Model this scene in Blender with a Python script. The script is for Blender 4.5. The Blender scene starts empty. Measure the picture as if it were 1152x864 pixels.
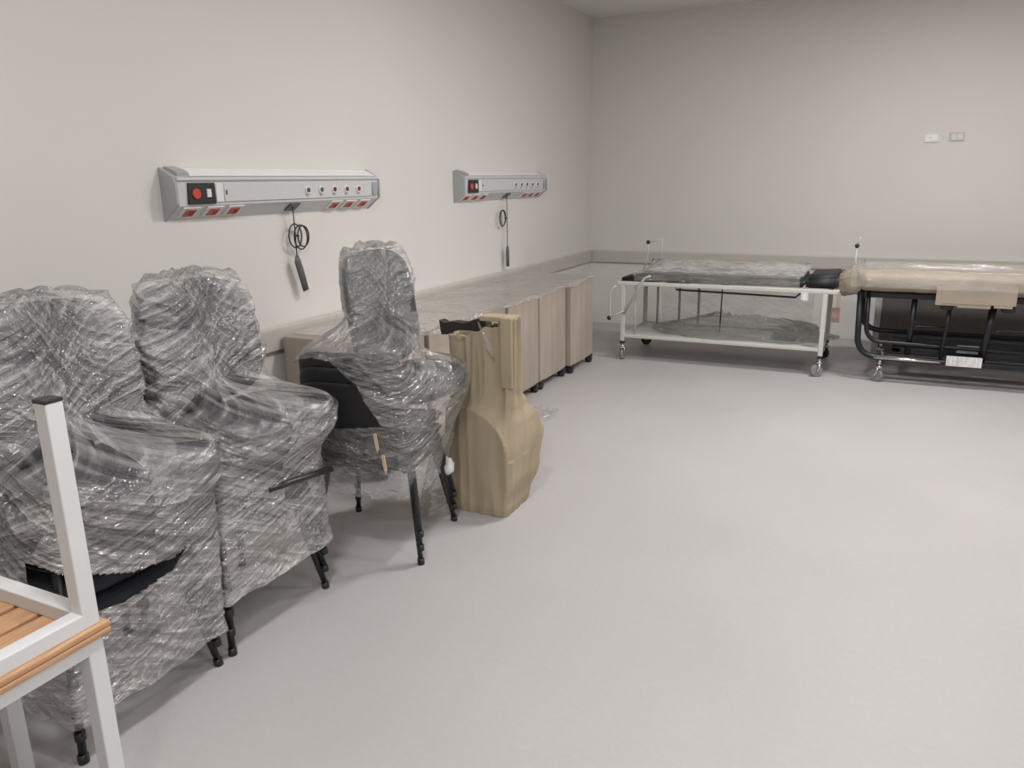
import bpy, bmesh, math, random
from mathutils import Vector, Matrix, Euler, noise
random.seed(7)
PI = math.pi
scn = bpy.context.scene
col = scn.collection

# ------------------------------------------------------------------ materials
def nodes(name):
    m = bpy.data.materials.new(name); m.use_nodes = True
    nt = m.node_tree; nt.nodes.clear()
    return m, nt
def N(nt, t, **kw):
    n = nt.nodes.new(t)
    for k, v in kw.items(): setattr(n, k, v)
    return n
def ramp(nt, src, stops):
    r = N(nt, 'ShaderNodeValToRGB'); e = r.color_ramp.elements
    while len(e) < len(stops): e.new(0.5)
    for i, (p, c) in enumerate(stops):
        e[i].position = p; e[i].color = (c, c, c, 1) if not isinstance(c, tuple) else (*c, 1)
    nt.links.new(src, r.inputs[0]); return r
def tex(nt, scale, detail=3, mapscale=(1, 1, 1), rot=(0, 0, 0), out='Object', rough=.5, dist=0, kind='ShaderNodeTexNoise'):
    tc = N(nt, 'ShaderNodeTexCoord'); mp = N(nt, 'ShaderNodeMapping')
    mp.inputs['Scale'].default_value = mapscale; mp.inputs['Rotation'].default_value = rot
    nt.links.new(tc.outputs[out], mp.inputs[0])
    n = N(nt, kind); n.inputs['Scale'].default_value = scale
    if kind == 'ShaderNodeTexNoise':
        n.inputs['Detail'].default_value = detail; n.inputs['Roughness'].default_value = rough
        n.inputs['Distortion'].default_value = dist
    nt.links.new(mp.outputs[0], n.inputs['Vector'])
    return n
def mat(name, c, rough=.5, metal=0, var=.06, vscale=30, bump=0, bscale=200, mapscale=(1, 1, 1), coat=0, spec=.5, detail=3):
    m, nt = nodes(name)
    b = N(nt, 'ShaderNodeBsdfPrincipled'); o = N(nt, 'ShaderNodeOutputMaterial')
    nt.links.new(b.outputs[0], o.inputs[0])
    b.inputs['Roughness'].default_value = rough; b.inputs['Metallic'].default_value = metal
    b.inputs['Coat Weight'].default_value = coat; b.inputs['Specular IOR Level'].default_value = spec
    n = tex(nt, vscale, detail, mapscale)
    lo = tuple(max(0, x * (1 - var)) for x in c); hi = tuple(min(1, x * (1 + var)) for x in c)
    r = ramp(nt, n.outputs['Fac'], [(.3, lo), (.7, hi)])
    nt.links.new(r.outputs[0], b.inputs['Base Color'])
    if bump:
        n2 = tex(nt, bscale, 3, mapscale); bp = N(nt, 'ShaderNodeBump')
        bp.inputs['Strength'].default_value = bump; bp.inputs['Distance'].default_value = .004
        nt.links.new(n2.outputs['Fac'], bp.inputs['Height']); nt.links.new(bp.outputs[0], b.inputs['Normal'])
    return m

M = {}
M['wall'] = mat('wall_paint', (.668, .645, .622), .85, var=.012, vscale=1.2, bump=.05, bscale=300)
M['ceiling'] = mat('ceiling_paint', (.74, .72, .70), .9, var=.01, vscale=1)
M['guard'] = mat('wall_guard_vinyl', (.50, .475, .44), .45, var=.03, vscale=8)
M['white_metal'] = mat('white_powder_coat', (.68, .69, .70), .38, var=.02, vscale=6)
M['pale_metal'] = mat('pale_painted_steel', (.50, .51, .48), .4, var=.04, vscale=12)
M['trolley_paint'] = mat('trolley_grey_white_paint', (.54, .54, .51), .4, var=.03, vscale=10)
M['chrome'] = mat('brushed_chrome', (.6, .6, .6), .25, 1, var=.05)
M['black_metal'] = mat('black_painted_tube', (.014, .014, .016), .35, var=.2)
M['navy_metal'] = mat('dark_blue_black_steel', (.009, .010, .014), .35, var=.2)
M['black_plastic'] = mat('black_plastic', (.018, .018, .019), .45, var=.1)
M['grey_plastic'] = mat('grey_shell_plastic', (.07, .074, .085), .3, var=.1)
M['caster_grey'] = mat('grey_caster_rubber', (.22, .22, .22), .5, var=.15)
M['fabric'] = mat('black_chair_fabric', (.016, .019, .026), .85, var=.35, vscale=260, bump=.4, bscale=500)
M['grey_fabric'] = mat('charcoal_grey_fabric', (.050, .054, .064), .8, var=.3, vscale=260, bump=.4, bscale=500)
M['vinyl'] = mat('black_mattress_vinyl', (.016, .017, .019), .6, var=.2, vscale=10, bump=.3, bscale=25)
M['aluminium'] = mat('silver_anodised_profile', (.60, .61, .62), .35, .15, var=.02)
M['console_white'] = mat('console_white_enamel', (.80, .80, .80), .4, var=.02)
M['console_grey'] = mat('console_end_grey', (.40, .42, .43), .35, .3, var=.04)
M['dark_grey'] = mat('dark_grey_plastic', (.09, .09, .10), .4, var=.1)
M['red'] = mat('red_socket', (.50, .06, .035), .4, var=.1)
M['dark_red'] = mat('dark_red_recess', (.16, .02, .015), .5, var=.2)
M['socket_white'] = mat('socket_white', (.72, .71, .69), .4, var=.02)
M['kraft'] = mat('kraft_cardboard', (.43, .335, .225), .8, var=.07, vscale=5, bump=.25, bscale=30)
M['kraft_light'] = mat('light_kraft_paper', (.33, .28, .22), .6, var=.06, vscale=6, bump=.2, bscale=20)
M['tape'] = mat('brown_parcel_tape', (.50, .39, .26), .25, var=.05)
M['panel_dark'] = mat('dark_laminate_panel', (.12, .112, .105), .5, var=.08)
M['label_white'] = mat('printed_white_label', (.62, .62, .61), .6, var=.25, vscale=60, mapscale=(1, 1, .2))
M['pink'] = mat('pinkish_paper_tag', (.55, .38, .34), .7)
M['dark_brown'] = mat('opening_shade_brown', (.03, .024, .018), .8)  # near-black brown, painted shade for the bundle's open top
M['knot'] = mat('masking_tape_tan', (.62, .46, .32), .6)

def cardboard(name, c):
    m, nt = nodes(name)
    b = N(nt, 'ShaderNodeBsdfPrincipled'); o = N(nt, 'ShaderNodeOutputMaterial')
    nt.links.new(b.outputs[0], o.inputs[0]); b.inputs['Roughness'].default_value = .75
    n = tex(nt, 14, 3, (1, 1, .10)); n2 = tex(nt, 2.2, 2)
    r = ramp(nt, n.outputs['Fac'], [(.25, tuple(x * .88 for x in c)), (.75, tuple(x * 1.08 for x in c))])
    r2 = ramp(nt, n2.outputs['Fac'], [(.3, .9), (.7, 1.06)])
    mx = N(nt, 'ShaderNodeMix', data_type='RGBA', blend_type='MULTIPLY'); mx.inputs[0].default_value = 1
    nt.links.new(r.outputs[0], mx.inputs[6]); nt.links.new(r2.outputs[0], mx.inputs[7])
    nt.links.new(mx.outputs[2], b.inputs['Base Color'])
    bp = N(nt, 'ShaderNodeBump'); bp.inputs['Strength'].default_value = .5; bp.inputs['Distance'].default_value = .01
    nt.links.new(n.outputs['Fac'], bp.inputs['Height']); nt.links.new(bp.outputs[0], b.inputs['Normal'])
    return m
M['carton'] = cardboard('ribbed_carton', (.40, .34, .285))
M['kraft'] = cardboard('kraft_cardboard_sheet', (.385, .318, .222))

def floor_mat():
    m, nt = nodes('speckled_vinyl_floor')
    b = N(nt, 'ShaderNodeBsdfPrincipled'); o = N(nt, 'ShaderNodeOutputMaterial')
    nt.links.new(b.outputs[0], o.inputs[0])
    n = tex(nt, 38, 4, rough=.7); n2 = tex(nt, 1.3, 3)
    r = ramp(nt, n.outputs['Fac'], [(.3, (.425, .412, .412)), (.7, (.448, .434, .434))])
    r2 = ramp(nt, n2.outputs['Fac'], [(.3, .96), (.7, 1.0)])
    mx = N(nt, 'ShaderNodeMix', data_type='RGBA', blend_type='MULTIPLY'); mx.inputs[0].default_value = 1
    nt.links.new(r.outputs[0], mx.inputs[6]); nt.links.new(r2.outputs[0], mx.inputs[7])
    nt.links.new(mx.outputs[2], b.inputs['Base Color'])
    rr = ramp(nt, n2.outputs['Fac'], [(.3, .42), (.7, .55)])
    nt.links.new(rr.outputs[0], b.inputs['Roughness'])
    b.inputs['Specular IOR Level'].default_value = .4
    return m
M['floor'] = floor_mat()

def wood_mat():
    m, nt = nodes('varnished_pine_slats')
    b = N(nt, 'ShaderNodeBsdfPrincipled'); o = N(nt, 'ShaderNodeOutputMaterial')
    nt.links.new(b.outputs[0], o.inputs[0]); b.inputs['Roughness'].default_value = .42
    n = tex(nt, 9, 4, (9, .7, 9), dist=1.2)
    r = ramp(nt, n.outputs['Fac'], [(.25, (.42, .22, .11)), (.6, (.55, .33, .18)), (.85, (.60, .40, .25))])
    nt.links.new(r.outputs[0], b.inputs['Base Color'])
    return m
M['wood'] = wood_mat()

def film_mat(name, haze=(.15, .62), tint=(.82, .81, .80), scale=1.0, bump=.9, gloss=.14, ang=.34, rough=.12):
    m, nt = nodes(name)
    L = nt.links.new
    o = N(nt, 'ShaderNodeOutputMaterial')
    tc = N(nt, 'ShaderNodeTexCoord')
    def coords(s, a):
        mp = N(nt, 'ShaderNodeMapping', vector_type='TEXTURE'); mp.inputs['Rotation'].default_value = (0, 0, a)
        mp.inputs['Scale'].default_value = (1 / s[0], 1 / s[1], 1); L(tc.outputs['UV'], mp.inputs[0]); return mp.outputs[0]
    def nz(s, a, sc, det, ro, dist):
        n = N(nt, 'ShaderNodeTexNoise'); n.inputs['Scale'].default_value = sc * scale; n.inputs['Detail'].default_value = det
        n.inputs['Roughness'].default_value = ro; n.inputs['Distortion'].default_value = dist
        L(coords(s, a), n.inputs['Vector']); return n.outputs['Fac']
    def vor(s, a, sc):
        n = N(nt, 'ShaderNodeTexVoronoi'); n.inputs['Scale'].default_value = sc * scale
        L(coords(s, a), n.inputs['Vector'])
        h = N(nt, 'ShaderNodeSeparateColor'); L(n.outputs['Color'], h.inputs[0]); return h.outputs[0]
    def math_(op, x, y, cl=False):
        n = N(nt, 'ShaderNodeMath', operation=op); n.use_clamp = cl
        for i, v in enumerate((x, y)):
            if isinstance(v, (int, float)): n.inputs[i].default_value = v
            else: L(v, n.inputs[i])
        return n.outputs[0]
    a = nz((1, 13), ang, 3.0, 3, .5, 0)              # long streaks one way
    c = nz((1, 15), -ang * 1.4, 2.4, 3, .5, 0)      # and the other
    k = nz((1, 1.8), ang * .5, 2.2, 2, .5, 0)       # broad patches
    f = nz((1, 1.7), ang, 42, 3, .65, .2)           # fine crackle
    v1 = vor((1, 3.6), ang * .8, 2.4); v2 = vor((1, 5), -ang * 1.2, 2.0)
    ra = ramp(nt, a, [(.44, 0.0), (.58, .35), (.62, 1.0), (.68, .25)])
    rc = ramp(nt, c, [(.48, 0.0), (.60, .6), (.63, 1.0), (.66, .15)])
    rk = ramp(nt, k, [(.42, 0.0), (.60, 1.0)])
    rf = ramp(nt, f, [(.50, 0.0), (.64, 1.0)])
    s = math_('ADD', math_('MULTIPLY', ra.outputs[0], .34), math_('MULTIPLY', rc.outputs[0], .26))
    s = math_('ADD', s, math_('MULTIPLY', rk.outputs[0], .14))
    s = math_('ADD', s, math_('MULTIPLY', v1, .26)); s = math_('ADD', s, math_('MULTIPLY', v2, .22))
    s = math_('ADD', s, math_('MULTIPLY', math_('MULTIPLY', rf.outputs[0], rk.outputs[0]), .34))
    mr = N(nt, 'ShaderNodeMapRange'); mr.inputs[1].default_value = .12; mr.inputs[2].default_value = .80; mr.inputs[3].default_value = haze[0]; mr.inputs[4].default_value = haze[1]
    L(s, mr.inputs[0])
    h = math_('ADD', math_('MULTIPLY', a, .9), math_('MULTIPLY', math_('MULTIPLY', f, math_('ADD', rk.outputs[0], .25)), .62))
    h = math_('ADD', h, math_('MULTIPLY', c, .8))
    bp = N(nt, 'ShaderNodeBump'); bp.inputs['Strength'].default_value = bump; bp.inputs['Distance'].default_value = .034
    L(h, bp.inputs['Height'])
    tr = N(nt, 'ShaderNodeBsdfTransparent'); tr.inputs[0].default_value = (.97, .97, .97, 1)
    df = N(nt, 'ShaderNodeBsdfDiffuse'); df.inputs[0].default_value = (*tint, 1); L(bp.outputs[0], df.inputs['Normal'])
    tl = N(nt, 'ShaderNodeBsdfTranslucent'); tl.inputs[0].default_value = (*tint, 1)
    wh = N(nt, 'ShaderNodeMixShader'); wh.inputs[0].default_value = .3; L(df.outputs[0], wh.inputs[1]); L(tl.outputs[0], wh.inputs[2])
    m1 = N(nt, 'ShaderNodeMixShader'); L(mr.outputs[0], m1.inputs[0]); L(tr.outputs[0], m1.inputs[1]); L(wh.outputs[0], m1.inputs[2])
    gl = N(nt, 'ShaderNodeBsdfGlossy'); gl.inputs['Roughness'].default_value = rough; L(bp.outputs[0], gl.inputs['Normal'])
    gl.inputs[0].default_value = (.97, .97, .97, 1)
    lw = N(nt, 'ShaderNodeLayerWeight'); lw.inputs[0].default_value = .2
    g = math_('ADD', math_('MULTIPLY', lw.outputs['Fresnel'], .6), gloss)
    m2 = N(nt, 'ShaderNodeMixShader'); L(g, m2.inputs[0]); L(m1.outputs[0], m2.inputs[1]); L(gl.outputs[0], m2.inputs[2])
    L(m2.outputs[0], o.inputs[0])
    return m
M['film'] = film_mat('stretch_film', (.0, .74))
M['film_dense'] = film_mat('dense_stretch_film', (.20, .80), scale=1.3, tint=(.95, .93, .90))
M['film_glint'] = film_mat('glinting_clear_film', (.0, .34), scale=1.6, gloss=.26, rough=.14, tint=(.95, .94, .92))
M['film_clearer'] = film_mat('clearer_stretch_film', (.0, .40), ang=.22)
M['film_thin'] = film_mat('thin_clear_film', (.0, .26), bump=.7, gloss=.05)
M['film_cart'] = film_mat('clear_film_on_cartons', (.0, .38), tint=(.80, .77, .75), bump=.6, gloss=.06, ang=.5, scale=.8)

# ------------------------------------------------------------------ mesh helpers
def new_bm(): return bmesh.new()
def box(bm, lo, hi, bev=0, seg=2):
    t = bmesh.new(); bmesh.ops.create_cube(t, size=1)
    lo, hi = Vector(lo), Vector(hi); c = (lo + hi) / 2; s = hi - lo
    for v in t.verts: v.co = Vector((v.co.x * s.x, v.co.y * s.y, v.co.z * s.z)) + c
    if bev: bmesh.ops.bevel(t, geom=t.edges[:], offset=bev, segments=seg, affect='EDGES', profile=.5)
    merge(bm, t)
def merge(bm, t, M4=None):
    if M4 is not None: bmesh.ops.transform(t, matrix=M4, verts=t.verts)
    mp = {v: bm.verts.new(v.co) for v in t.verts}
    for f in t.faces:
        nf = bm.faces.new([mp[v] for v in f.verts]); nf.smooth = f.smooth
    t.free()
def rnd(pts, r=.05, n=6, closed=False):
    """round the corners of a polyline"""
    P = [Vector(p) for p in pts]; out = []
    m = len(P)
    for i in range(m):
        if not closed and i in (0, m - 1): out.append(P[i]); continue
        a, b, c = P[i - 1], P[i], P[(i + 1) % m]
        u, w = a - b, c - b
        d = min(r, u.length * .48, w.length * .48)
        p0, p1 = b + u.normalized() * d, b + w.normalized() * d
        for k in range(n + 1):
            t = k / n; out.append(p0 * (1 - t) ** 2 + b * 2 * t * (1 - t) + p1 * t * t)
    return out
def tube(bm, pts, r=.0125, seg=10, closed=False, flat=1.0, up=(0, 0, 1), cap=True):
    P = [Vector(p) for p in pts]; m = len(P); rings = []
    ref = Vector(up); prev = None
    for i in range(m):
        if closed: d = P[(i + 1) % m] - P[i - 1]
        else: d = P[min(i + 1, m - 1)] - P[max(i - 1, 0)]
        d.normalize()
        if prev is None:
            s = d.cross(ref)
            if s.length < 1e-3: s = d.cross(Vector((1, 0, 0)))
            s.normalize()
        else:
            s = prev - d * prev.dot(d)
            s.normalize()
        prev = s; u = s.cross(d).normalized()
        rr = r[i] if isinstance(r, (list, tuple)) else r
        rings.append([bm.verts.new(P[i] + s * math.cos(2 * PI * k / seg) * rr + u * math.sin(2 * PI * k / seg) * rr * flat) for k in range(seg)])
    for i in range(m if closed else m - 1):
        A, B = rings[i], rings[(i + 1) % m]
        for k in range(seg):
            f = bm.faces.new([A[k], A[(k + 1) % seg], B[(k + 1) % seg], B[k]]); f.smooth = True
    if cap and not closed:
        bm.faces.new(rings[0]); bm.faces.new(rings[-1])
def cyl(bm, a, b, r, seg=24, bev=0, r2=None):
    a, b = Vector(a), Vector(b); d = (b - a).normalized()
    if bev:
        pts = [a, a + d * bev, b - d * bev, b]; rr = [r - bev, r, (r2 or r), (r2 or r) - bev]
    else: pts = [a, b]; rr = [r, r2 or r]
    s = d.cross(Vector((0, 0, 1)))
    if s.length < 1e-3: s = Vector((1, 0, 0))
    s.normalize(); u = s.cross(d)
    rings = [[bm.verts.new(p + s * math.cos(2 * PI * k / seg) * q + u * math.sin(2 * PI * k / seg) * q) for k in range(seg)] for p, q in zip(pts, rr)]
    for A, B in zip(rings, rings[1:]):
        for k in range(seg):
            f = bm.faces.new([A[k], A[(k + 1) % seg], B[(k + 1) % seg], B[k]]); f.smooth = True
    bm.faces.new(rings[0]); bm.faces.new(rings[-1])
def pad(bm, w, d, t, e1=.45, e2=.38, fn=None, nu=40, nv=16):
    """soft rounded cushion: width (x) w, depth (y) d, thickness t; fn deforms each point"""
    def sg(v, e): return math.copysign(abs(v) ** e, v)
    rows = []
    for j in range(nv + 1):
        ph = -PI / 2 + PI * j / nv
        row = []
        for i in range(nu):
            th = 2 * PI * i / nu
            c = abs(math.cos(ph)) ** e1
            p = Vector((w / 2 * c * sg(math.cos(th), e2), d / 2 * c * sg(math.sin(th), e2), t / 2 * sg(math.sin(ph), e1 * 1.6)))
            row.append(p)
        rows.append(row)
    V = []
    for j, row in enumerate(rows):
        if j in (0, nv):
            p = Vector((0, 0, row[0].z)); V.append([bm.verts.new(fn(p) if fn else p)] * nu)
        else: V.append([bm.verts.new(fn(p) if fn else p) for p in row])
    for j in range(nv):
        for i in range(nu):
            q = [V[j][i], V[j][(i + 1) % nu], V[j + 1][(i + 1) % nu], V[j + 1][i]]
            q = list(dict.fromkeys(q))
            if len(q) > 2:
                f = bm.faces.new(q); f.smooth = True
def prism(bm, poly, y0, y1, axis='y'):
    """extrude a closed outline of (x,z) pairs along y"""
    A = [bm.verts.new((p[0], y0, p[1])) for p in poly]; B = [bm.verts.new((p[0], y1, p[1])) for p in poly]
    n = len(poly); bm.faces.new(A); bm.faces.new(B[::-1])
    for i in range(n): bm.faces.new([A[i], B[i], B[(i + 1) % n], A[(i + 1) % n]])
def obj(name, bm, m, parent=None, label=None):
    bmesh.ops.recalc_face_normals(bm, faces=bm.faces)
    me = bpy.data.meshes.new(name); bm.to_mesh(me); bm.free()
    me.materials.append(M[m] if isinstance(m, str) else m)
    o = bpy.data.objects.new(name, me); col.objects.link(o)
    if parent: o.parent = parent
    if label: o['label'] = label
    return o
def thing(name, label, cat, loc=(0, 0, 0), rz=0, group=None):
    o = bpy.data.objects.new(name, None); col.objects.link(o)
    o.location = loc; o.rotation_euler = (0, 0, rz); o.empty_display_size = .1
    o['label'] = label; o['category'] = cat
    if group: o['group'] = group
    return o
def tag(o, label, cat, group=None):
    o['label'] = label; o['category'] = cat
    if group: o['group'] = group
    return o
def struct(name, bm, m):
    o = obj(name, bm, m); o['kind'] = 'structure'; return o
def kids(o): return [c for c in bpy.data.objects if c.parent == o]
def dup(root, loc, rz, label, group=None):
    r = root.copy(); col.objects.link(r); r.location = loc; r.rotation_euler = (0, 0, rz); r['label'] = label
    if group: r['group'] = group
    for ch in kids(root):
        c = ch.copy(); col.objects.link(c); c.parent = r
        for g in kids(ch):
            d = g.copy(); col.objects.link(d); d.parent = c
    return r

# ------------------------------------------------------------------ the room
XL, XR, YB, YF, H = -3.156, 3.6, -3.0, 8.641, 3.35
T = .12
def slab(name, lo, hi, m):
    b = new_bm(); box(b, lo, hi); return struct(name, b, m)
slab('floor', (XL - T, YB - T, -.1), (XR + T, YF + T, 0), 'floor')
slab('ceiling', (XL - T, YB - T, H), (XR + T, YF + T, H + .1), 'ceiling')
slab('wall_left', (XL - T, YB - T, 0), (XL, YF + T, H), 'wall')
slab('wall_far', (XL, YF, 0), (XR, YF + T, H), 'wall')
slab('wall_right', (XR, YB - T, 0), (XR + T, YF + T, H), 'wall')
slab('wall_near', (XL, YB - T, 0), (XR, YB, H), 'wall')
def guard(name, a, b_, horiz):
    bm = new_bm(); box(bm, a, b_, .012, 3); return struct(name, bm, 'guard')
guard('trim_left', (XL, YB, .715), (XL + .03, YF, .855), True)
guard('trim_far', (XL + .03, YF - .03, .715), (XR, YF, .855), True)

# ------------------------------------------------------------------ bedhead units
def console(y0, y1, label, group):
    t = thing('bedhead_service_unit', label, 'wall unit', (XL, y0, 1.485), 0, group)
    L = y1 - y0
    z = lambda v: v - 1.485
    # (out from wall, height) outline
    out = [(0, z(1.490)), (.088, z(1.555)), (.096, z(1.672)), (.108, z(1.676)), (.108, z(1.690)), (.085, z(1.694)), (.0, z(1.734))]
    b = new_bm(); prism(b, out, .012, L - .012); obj('housing', b, 'aluminium', t)
    b = new_bm(); prism(b, [(.086, z(1.6955)), (.088, z(1.6965)), (.004, z(1.7350)), (.003, z(1.7330))], .10, L - .03)
    obj('light_diffuser', b, 'console_white', t, 'white upper light cover')
    for y in (0, L - .012):
        cap = [(0, z(1.484)), (.085, z(1.550)), (.102, z(1.563)), (.102, z(1.667)), (.090, z(1.690)), (.0, z(1.738))]
        b = new_bm(); prism(b, cap, y, y + .014); obj('end_cap', b, 'console_grey', t)
    # grey shoulder at upper left
    b = new_bm(); prism(b, [(.086, z(1.692)), (.092, z(1.710)), (.060, z(1.728)), (.004, z(1.742)), (.002, z(1.733))], .03, .10)
    obj('shoulder_cover', b, 'console_grey', t)
    def fx(zz): return .088 + (zz - 1.555) / (1.672 - 1.555) * .008
    # switch panel
    b = new_bm(); box(b, (.086, .075, z(1.562)), (.100, .245, z(1.664)), .002)
    p = obj('switch_panel', b, 'black_plastic', t, 'black switch panel')
    b = new_bm(); cyl(b, (.098, .122, z(1.612)), (.108, .122, z(1.612)), .026, 24, .003); obj('red_button', b, 'red', p)
    b = new_bm(); box(b, (.098, .188, z(1.594)), (.106, .214, z(1.634)), .002); obj('white_rocker', b, 'socket_white', p)
    b = new_bm(); box(b, (.090, .252, z(1.57)), (.0985, .300, z(1.66)), .002); q = obj('small_panel', b, 'socket_white', t)
    b = new_bm(); box(b, (.097, .316, z(1.605)), (.1015, .324, z(1.627)), .001); obj('key_slot', b, 'dark_grey', t)
    b = new_bm(); box(b, (.090, .308, z(1.57)), (.0975, L - .09, z(1.66)), .002); obj('front_panel', b, 'aluminium', t)
    # gas outlets
    for k in range(5):
        yy = .94 + k * .120
        b = new_bm(); cyl(b, (.094, yy, z(1.618)), (.104, yy, z(1.618)), .023, 24, .002); g = obj('gas_outlet', b, 'socket_white', t)
        b = new_bm(); cyl(b, (.103, yy, z(1.618)), (.110, yy, z(1.618)), .0135, 20, .002); obj('outlet_core', b, 'dark_grey' if k < 2 else 'dark_red', g)
        b = new_bm(); box(b, (.098, yy - .016, z(1.588)), (.106, yy + .004, z(1.598)), .001); obj('release_catch', b, 'chrome', g)
    b = new_bm(); box(b, (.092, L - .075, z(1.575)), (.1005, L - .025, z(1.655)), .002); obj('end_plate', b, 'console_grey', t)
    # sloping lower face: sockets
    A = Vector((0, 0, z(1.490))); B = Vector((.088, 0, z(1.555))); dv = (B - A).normalized(); nv = Vector((dv.z, 0, -dv.x))
    def onface(bm, yc, w, s0, s1, h0, h1, bev=.001):
        t2 = bmesh.new(); bmesh.ops.create_cube(t2, size=1)
        for v in t2.verts:
            s = s0 + (v.co.x + .5) * (s1 - s0); hh = h0 + (v.co.z + .5) * (h1 - h0)
            v.co = A + dv * s + nv * hh + Vector((0, yc + v.co.y * w, 0))
        bmesh.ops.recalc_face_normals(t2, faces=t2.faces)
        bmesh.ops.bevel(t2, geom=t2.edges[:], offset=bev, segments=1, affect='EDGES')
        merge(bm, t2)
    for yc in (.110, .260, .400, 1.225, 1.370, 1.515):
        b = new_bm(); onface(b, yc, .110, .020, .100, -.002, .006, .002); s = obj('socket_plate', b, 'socket_white', t)
        b = new_bm(); onface(b, yc, .062, .034, .086, .003, .009); c = obj('socket', b, 'red', s)
        b = new_bm(); onface(b, yc + .012, .028, .045, .072, .006, .011); obj('socket_recess', b, 'dark_red', c)
    b = new_bm(); onface(b, .85, .085, .030, .095, -.002, .008, .002); obj('call_module', b, 'dark_grey', t)
    return t
console(2.68, 4.33, 'long silver bedhead unit nearest the camera, above the wrapped chairs', 'bedhead units on the left wall')
console(5.47, 7.12, 'shorter-looking farther bedhead unit above the cartons near the room corner', 'bedhead units on the left wall')

def handset(y, z0, zring, zt, zb, label, tilt, rings, dyr):
    t = thing('call_handset', label, 'call handset', (XL + .055, y, 0), 0, 'nurse call handsets')
    b = new_bm()
    tube(b, [(0, 0, z0), (0, .002, (z0 + zt) / 2), (0, 0, zt)], .0035, 8, up=(1, 0, 0))
    for k, (dy, dz, r) in enumerate(rings):
        pts = [(-.012 + .006 * k, dyr + dy + math.sin(a) * r * .8, zring + dz + math.cos(a) * r) for a in [2 * PI * i / 28 for i in range(28)]]
        tube(b, pts, .0042, 8, closed=True, up=(1, 0, 0))
    box(b, (-.012, dyr - .006, zring - .004), (.006, .006, zring + .004), .001)
    obj('cable', b, 'black_plastic', t)
    b = new_bm()
    pts = [(0, 0, zt + .012), (0, tilt * .04, zt - .02), (0, tilt * .5, (zt + zb) / 2), (0, tilt, zb)]
    tube(b, pts, [.012, .025, .026, .024], 12, flat=.45, up=(1, 0, 0))
    obj('grip', b, 'dark_grey', t)
    return t
handset(3.53, 1.534, 1.36, 1.235, 1.04, 'dark grey call handset on coiled lead under the nearer bedhead unit', .055, [(-.02, 0, .068), (.02, -.01, .070), (.035, -.005, .060)], .035)
handset(6.32, 1.534, 1.33, 1.07, .90, 'dark call handset on ringed lead under the farther bedhead unit', .0, [(-.05, 0, .070), (-.045, .006, .066)], -.02)

# ------------------------------------------------------------------ wall plates on the far wall
def plate(name, x, z, label, cat, kind):
    t = thing(name, label, cat, (x, YF, z), 0)
    b = new_bm(); box(b, (-.062, -.010, -.040), (.062, 0, .040), .004); obj('face_plate', b, 'socket_white' if kind == 0 else 'pale_metal', t)
    if kind == 0:
        b = new_bm(); box(b, (-.045, -.013, -.026), (.045, -.009, .026), .002); q = obj('socket_insert', b, 'console_white', t)
        for dx in (-.018, -.006):
            b = new_bm(); cyl(b, (dx, -.0145, 0.004), (dx, -.0125, 0.004), .0035, 12); obj('pin_hole', b, 'dark_grey', q)
    else:
        for dx in (-.025, .025):
            b = new_bm(); box(b, (dx - .021, -.0135, -.026), (dx + .021, -.009, .026), .002); obj('blank_module', b, 'aluminium', t)
plate('wall_socket', .27, 1.985, 'small white wall socket, left of the two plates on the far wall', 'wall socket', 0)
plate('wall_plate', .48, 1.990, 'small greyish blank plate, right of the two plates on the far wall', 'wall plate', 1)

# ------------------------------------------------------------------ visitor chair
def make_chair(label):
    t = thing('visitor_chair', label, 'chair')
    def seatfn(p):
        p = p.copy(); x = p.x
        p.z += -.018 * (1 - (2 * p.y / .48) ** 2) * .6 - (.030 * max(0, (x - .10) / .13) ** 2)
        return p + Vector((.0, 0, .462))
    b = new_bm(); pad(b, .47, .49, .05, fn=seatfn); s = obj('seat', b, 'fabric', t)
    b = new_bm(); pad(b, .45, .47, .018, fn=lambda p: p + Vector((0, 0, .432))); obj('seat_pan', b, 'black_plastic', s)
    ta = math.radians(12)
    def backfn(off):
        def f(p):
            # pad x->vertical, y->width, z->thickness
            y = p.y; x = p.z + off - .035 * (1 - (2 * y / .48) ** 2) ; z = p.x
            return Vector((-.235 + x - math.sin(ta) * z, y, .675 + math.cos(ta) * z))
        return f
    b = new_bm(); pad(b, .33, .47, .045, fn=backfn(0)); s = obj('backrest', b, 'fabric', t)
    b = new_bm(); pad(b, .345, .485, .02, fn=backfn(-.022)); obj('back_shell', b, 'black_plastic', s)
    for sx in (1, -1):
        for sy in (1, -1):
            b = new_bm()
            top = (.15 if sx > 0 else -.15, sy * .195, .425); foot = (.235 if sx > 0 else -.235, sy * .262, .012)
            tube(b, [top, foot], [.018, .015], 12, flat=.72, up=(0, 1, 0))
            l = obj('leg', b, 'black_metal', t)
            b = new_bm(); tube(b, [(foot[0] - .004 * sx, foot[1] - .002 * sy, .026), (foot[0], foot[1], 0)], .0160, 12, up=(0, 1, 0)); obj('foot_cap', b, 'black_plastic', l)
    b = new_bm()
    tube(b, rnd([(.15, .205, .42), (.15, -.205, .42), (-.16, -.205, .42), (-.16, .205, .42)], .04, 5, True), .0115, 10, True)
    obj('seat_frame', b, 'black_metal', t)
    for sy in (1, -1):
        b = new_bm(); tube(b, rnd([(-.10, sy * .19, .415), (-.225, sy * .19, .42), (-.285, sy * .18, .74)], .05), .011, 10, flat=.7, up=(0, 1, 0)); obj('back_support', b, 'black_metal', t)
    return t

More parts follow.
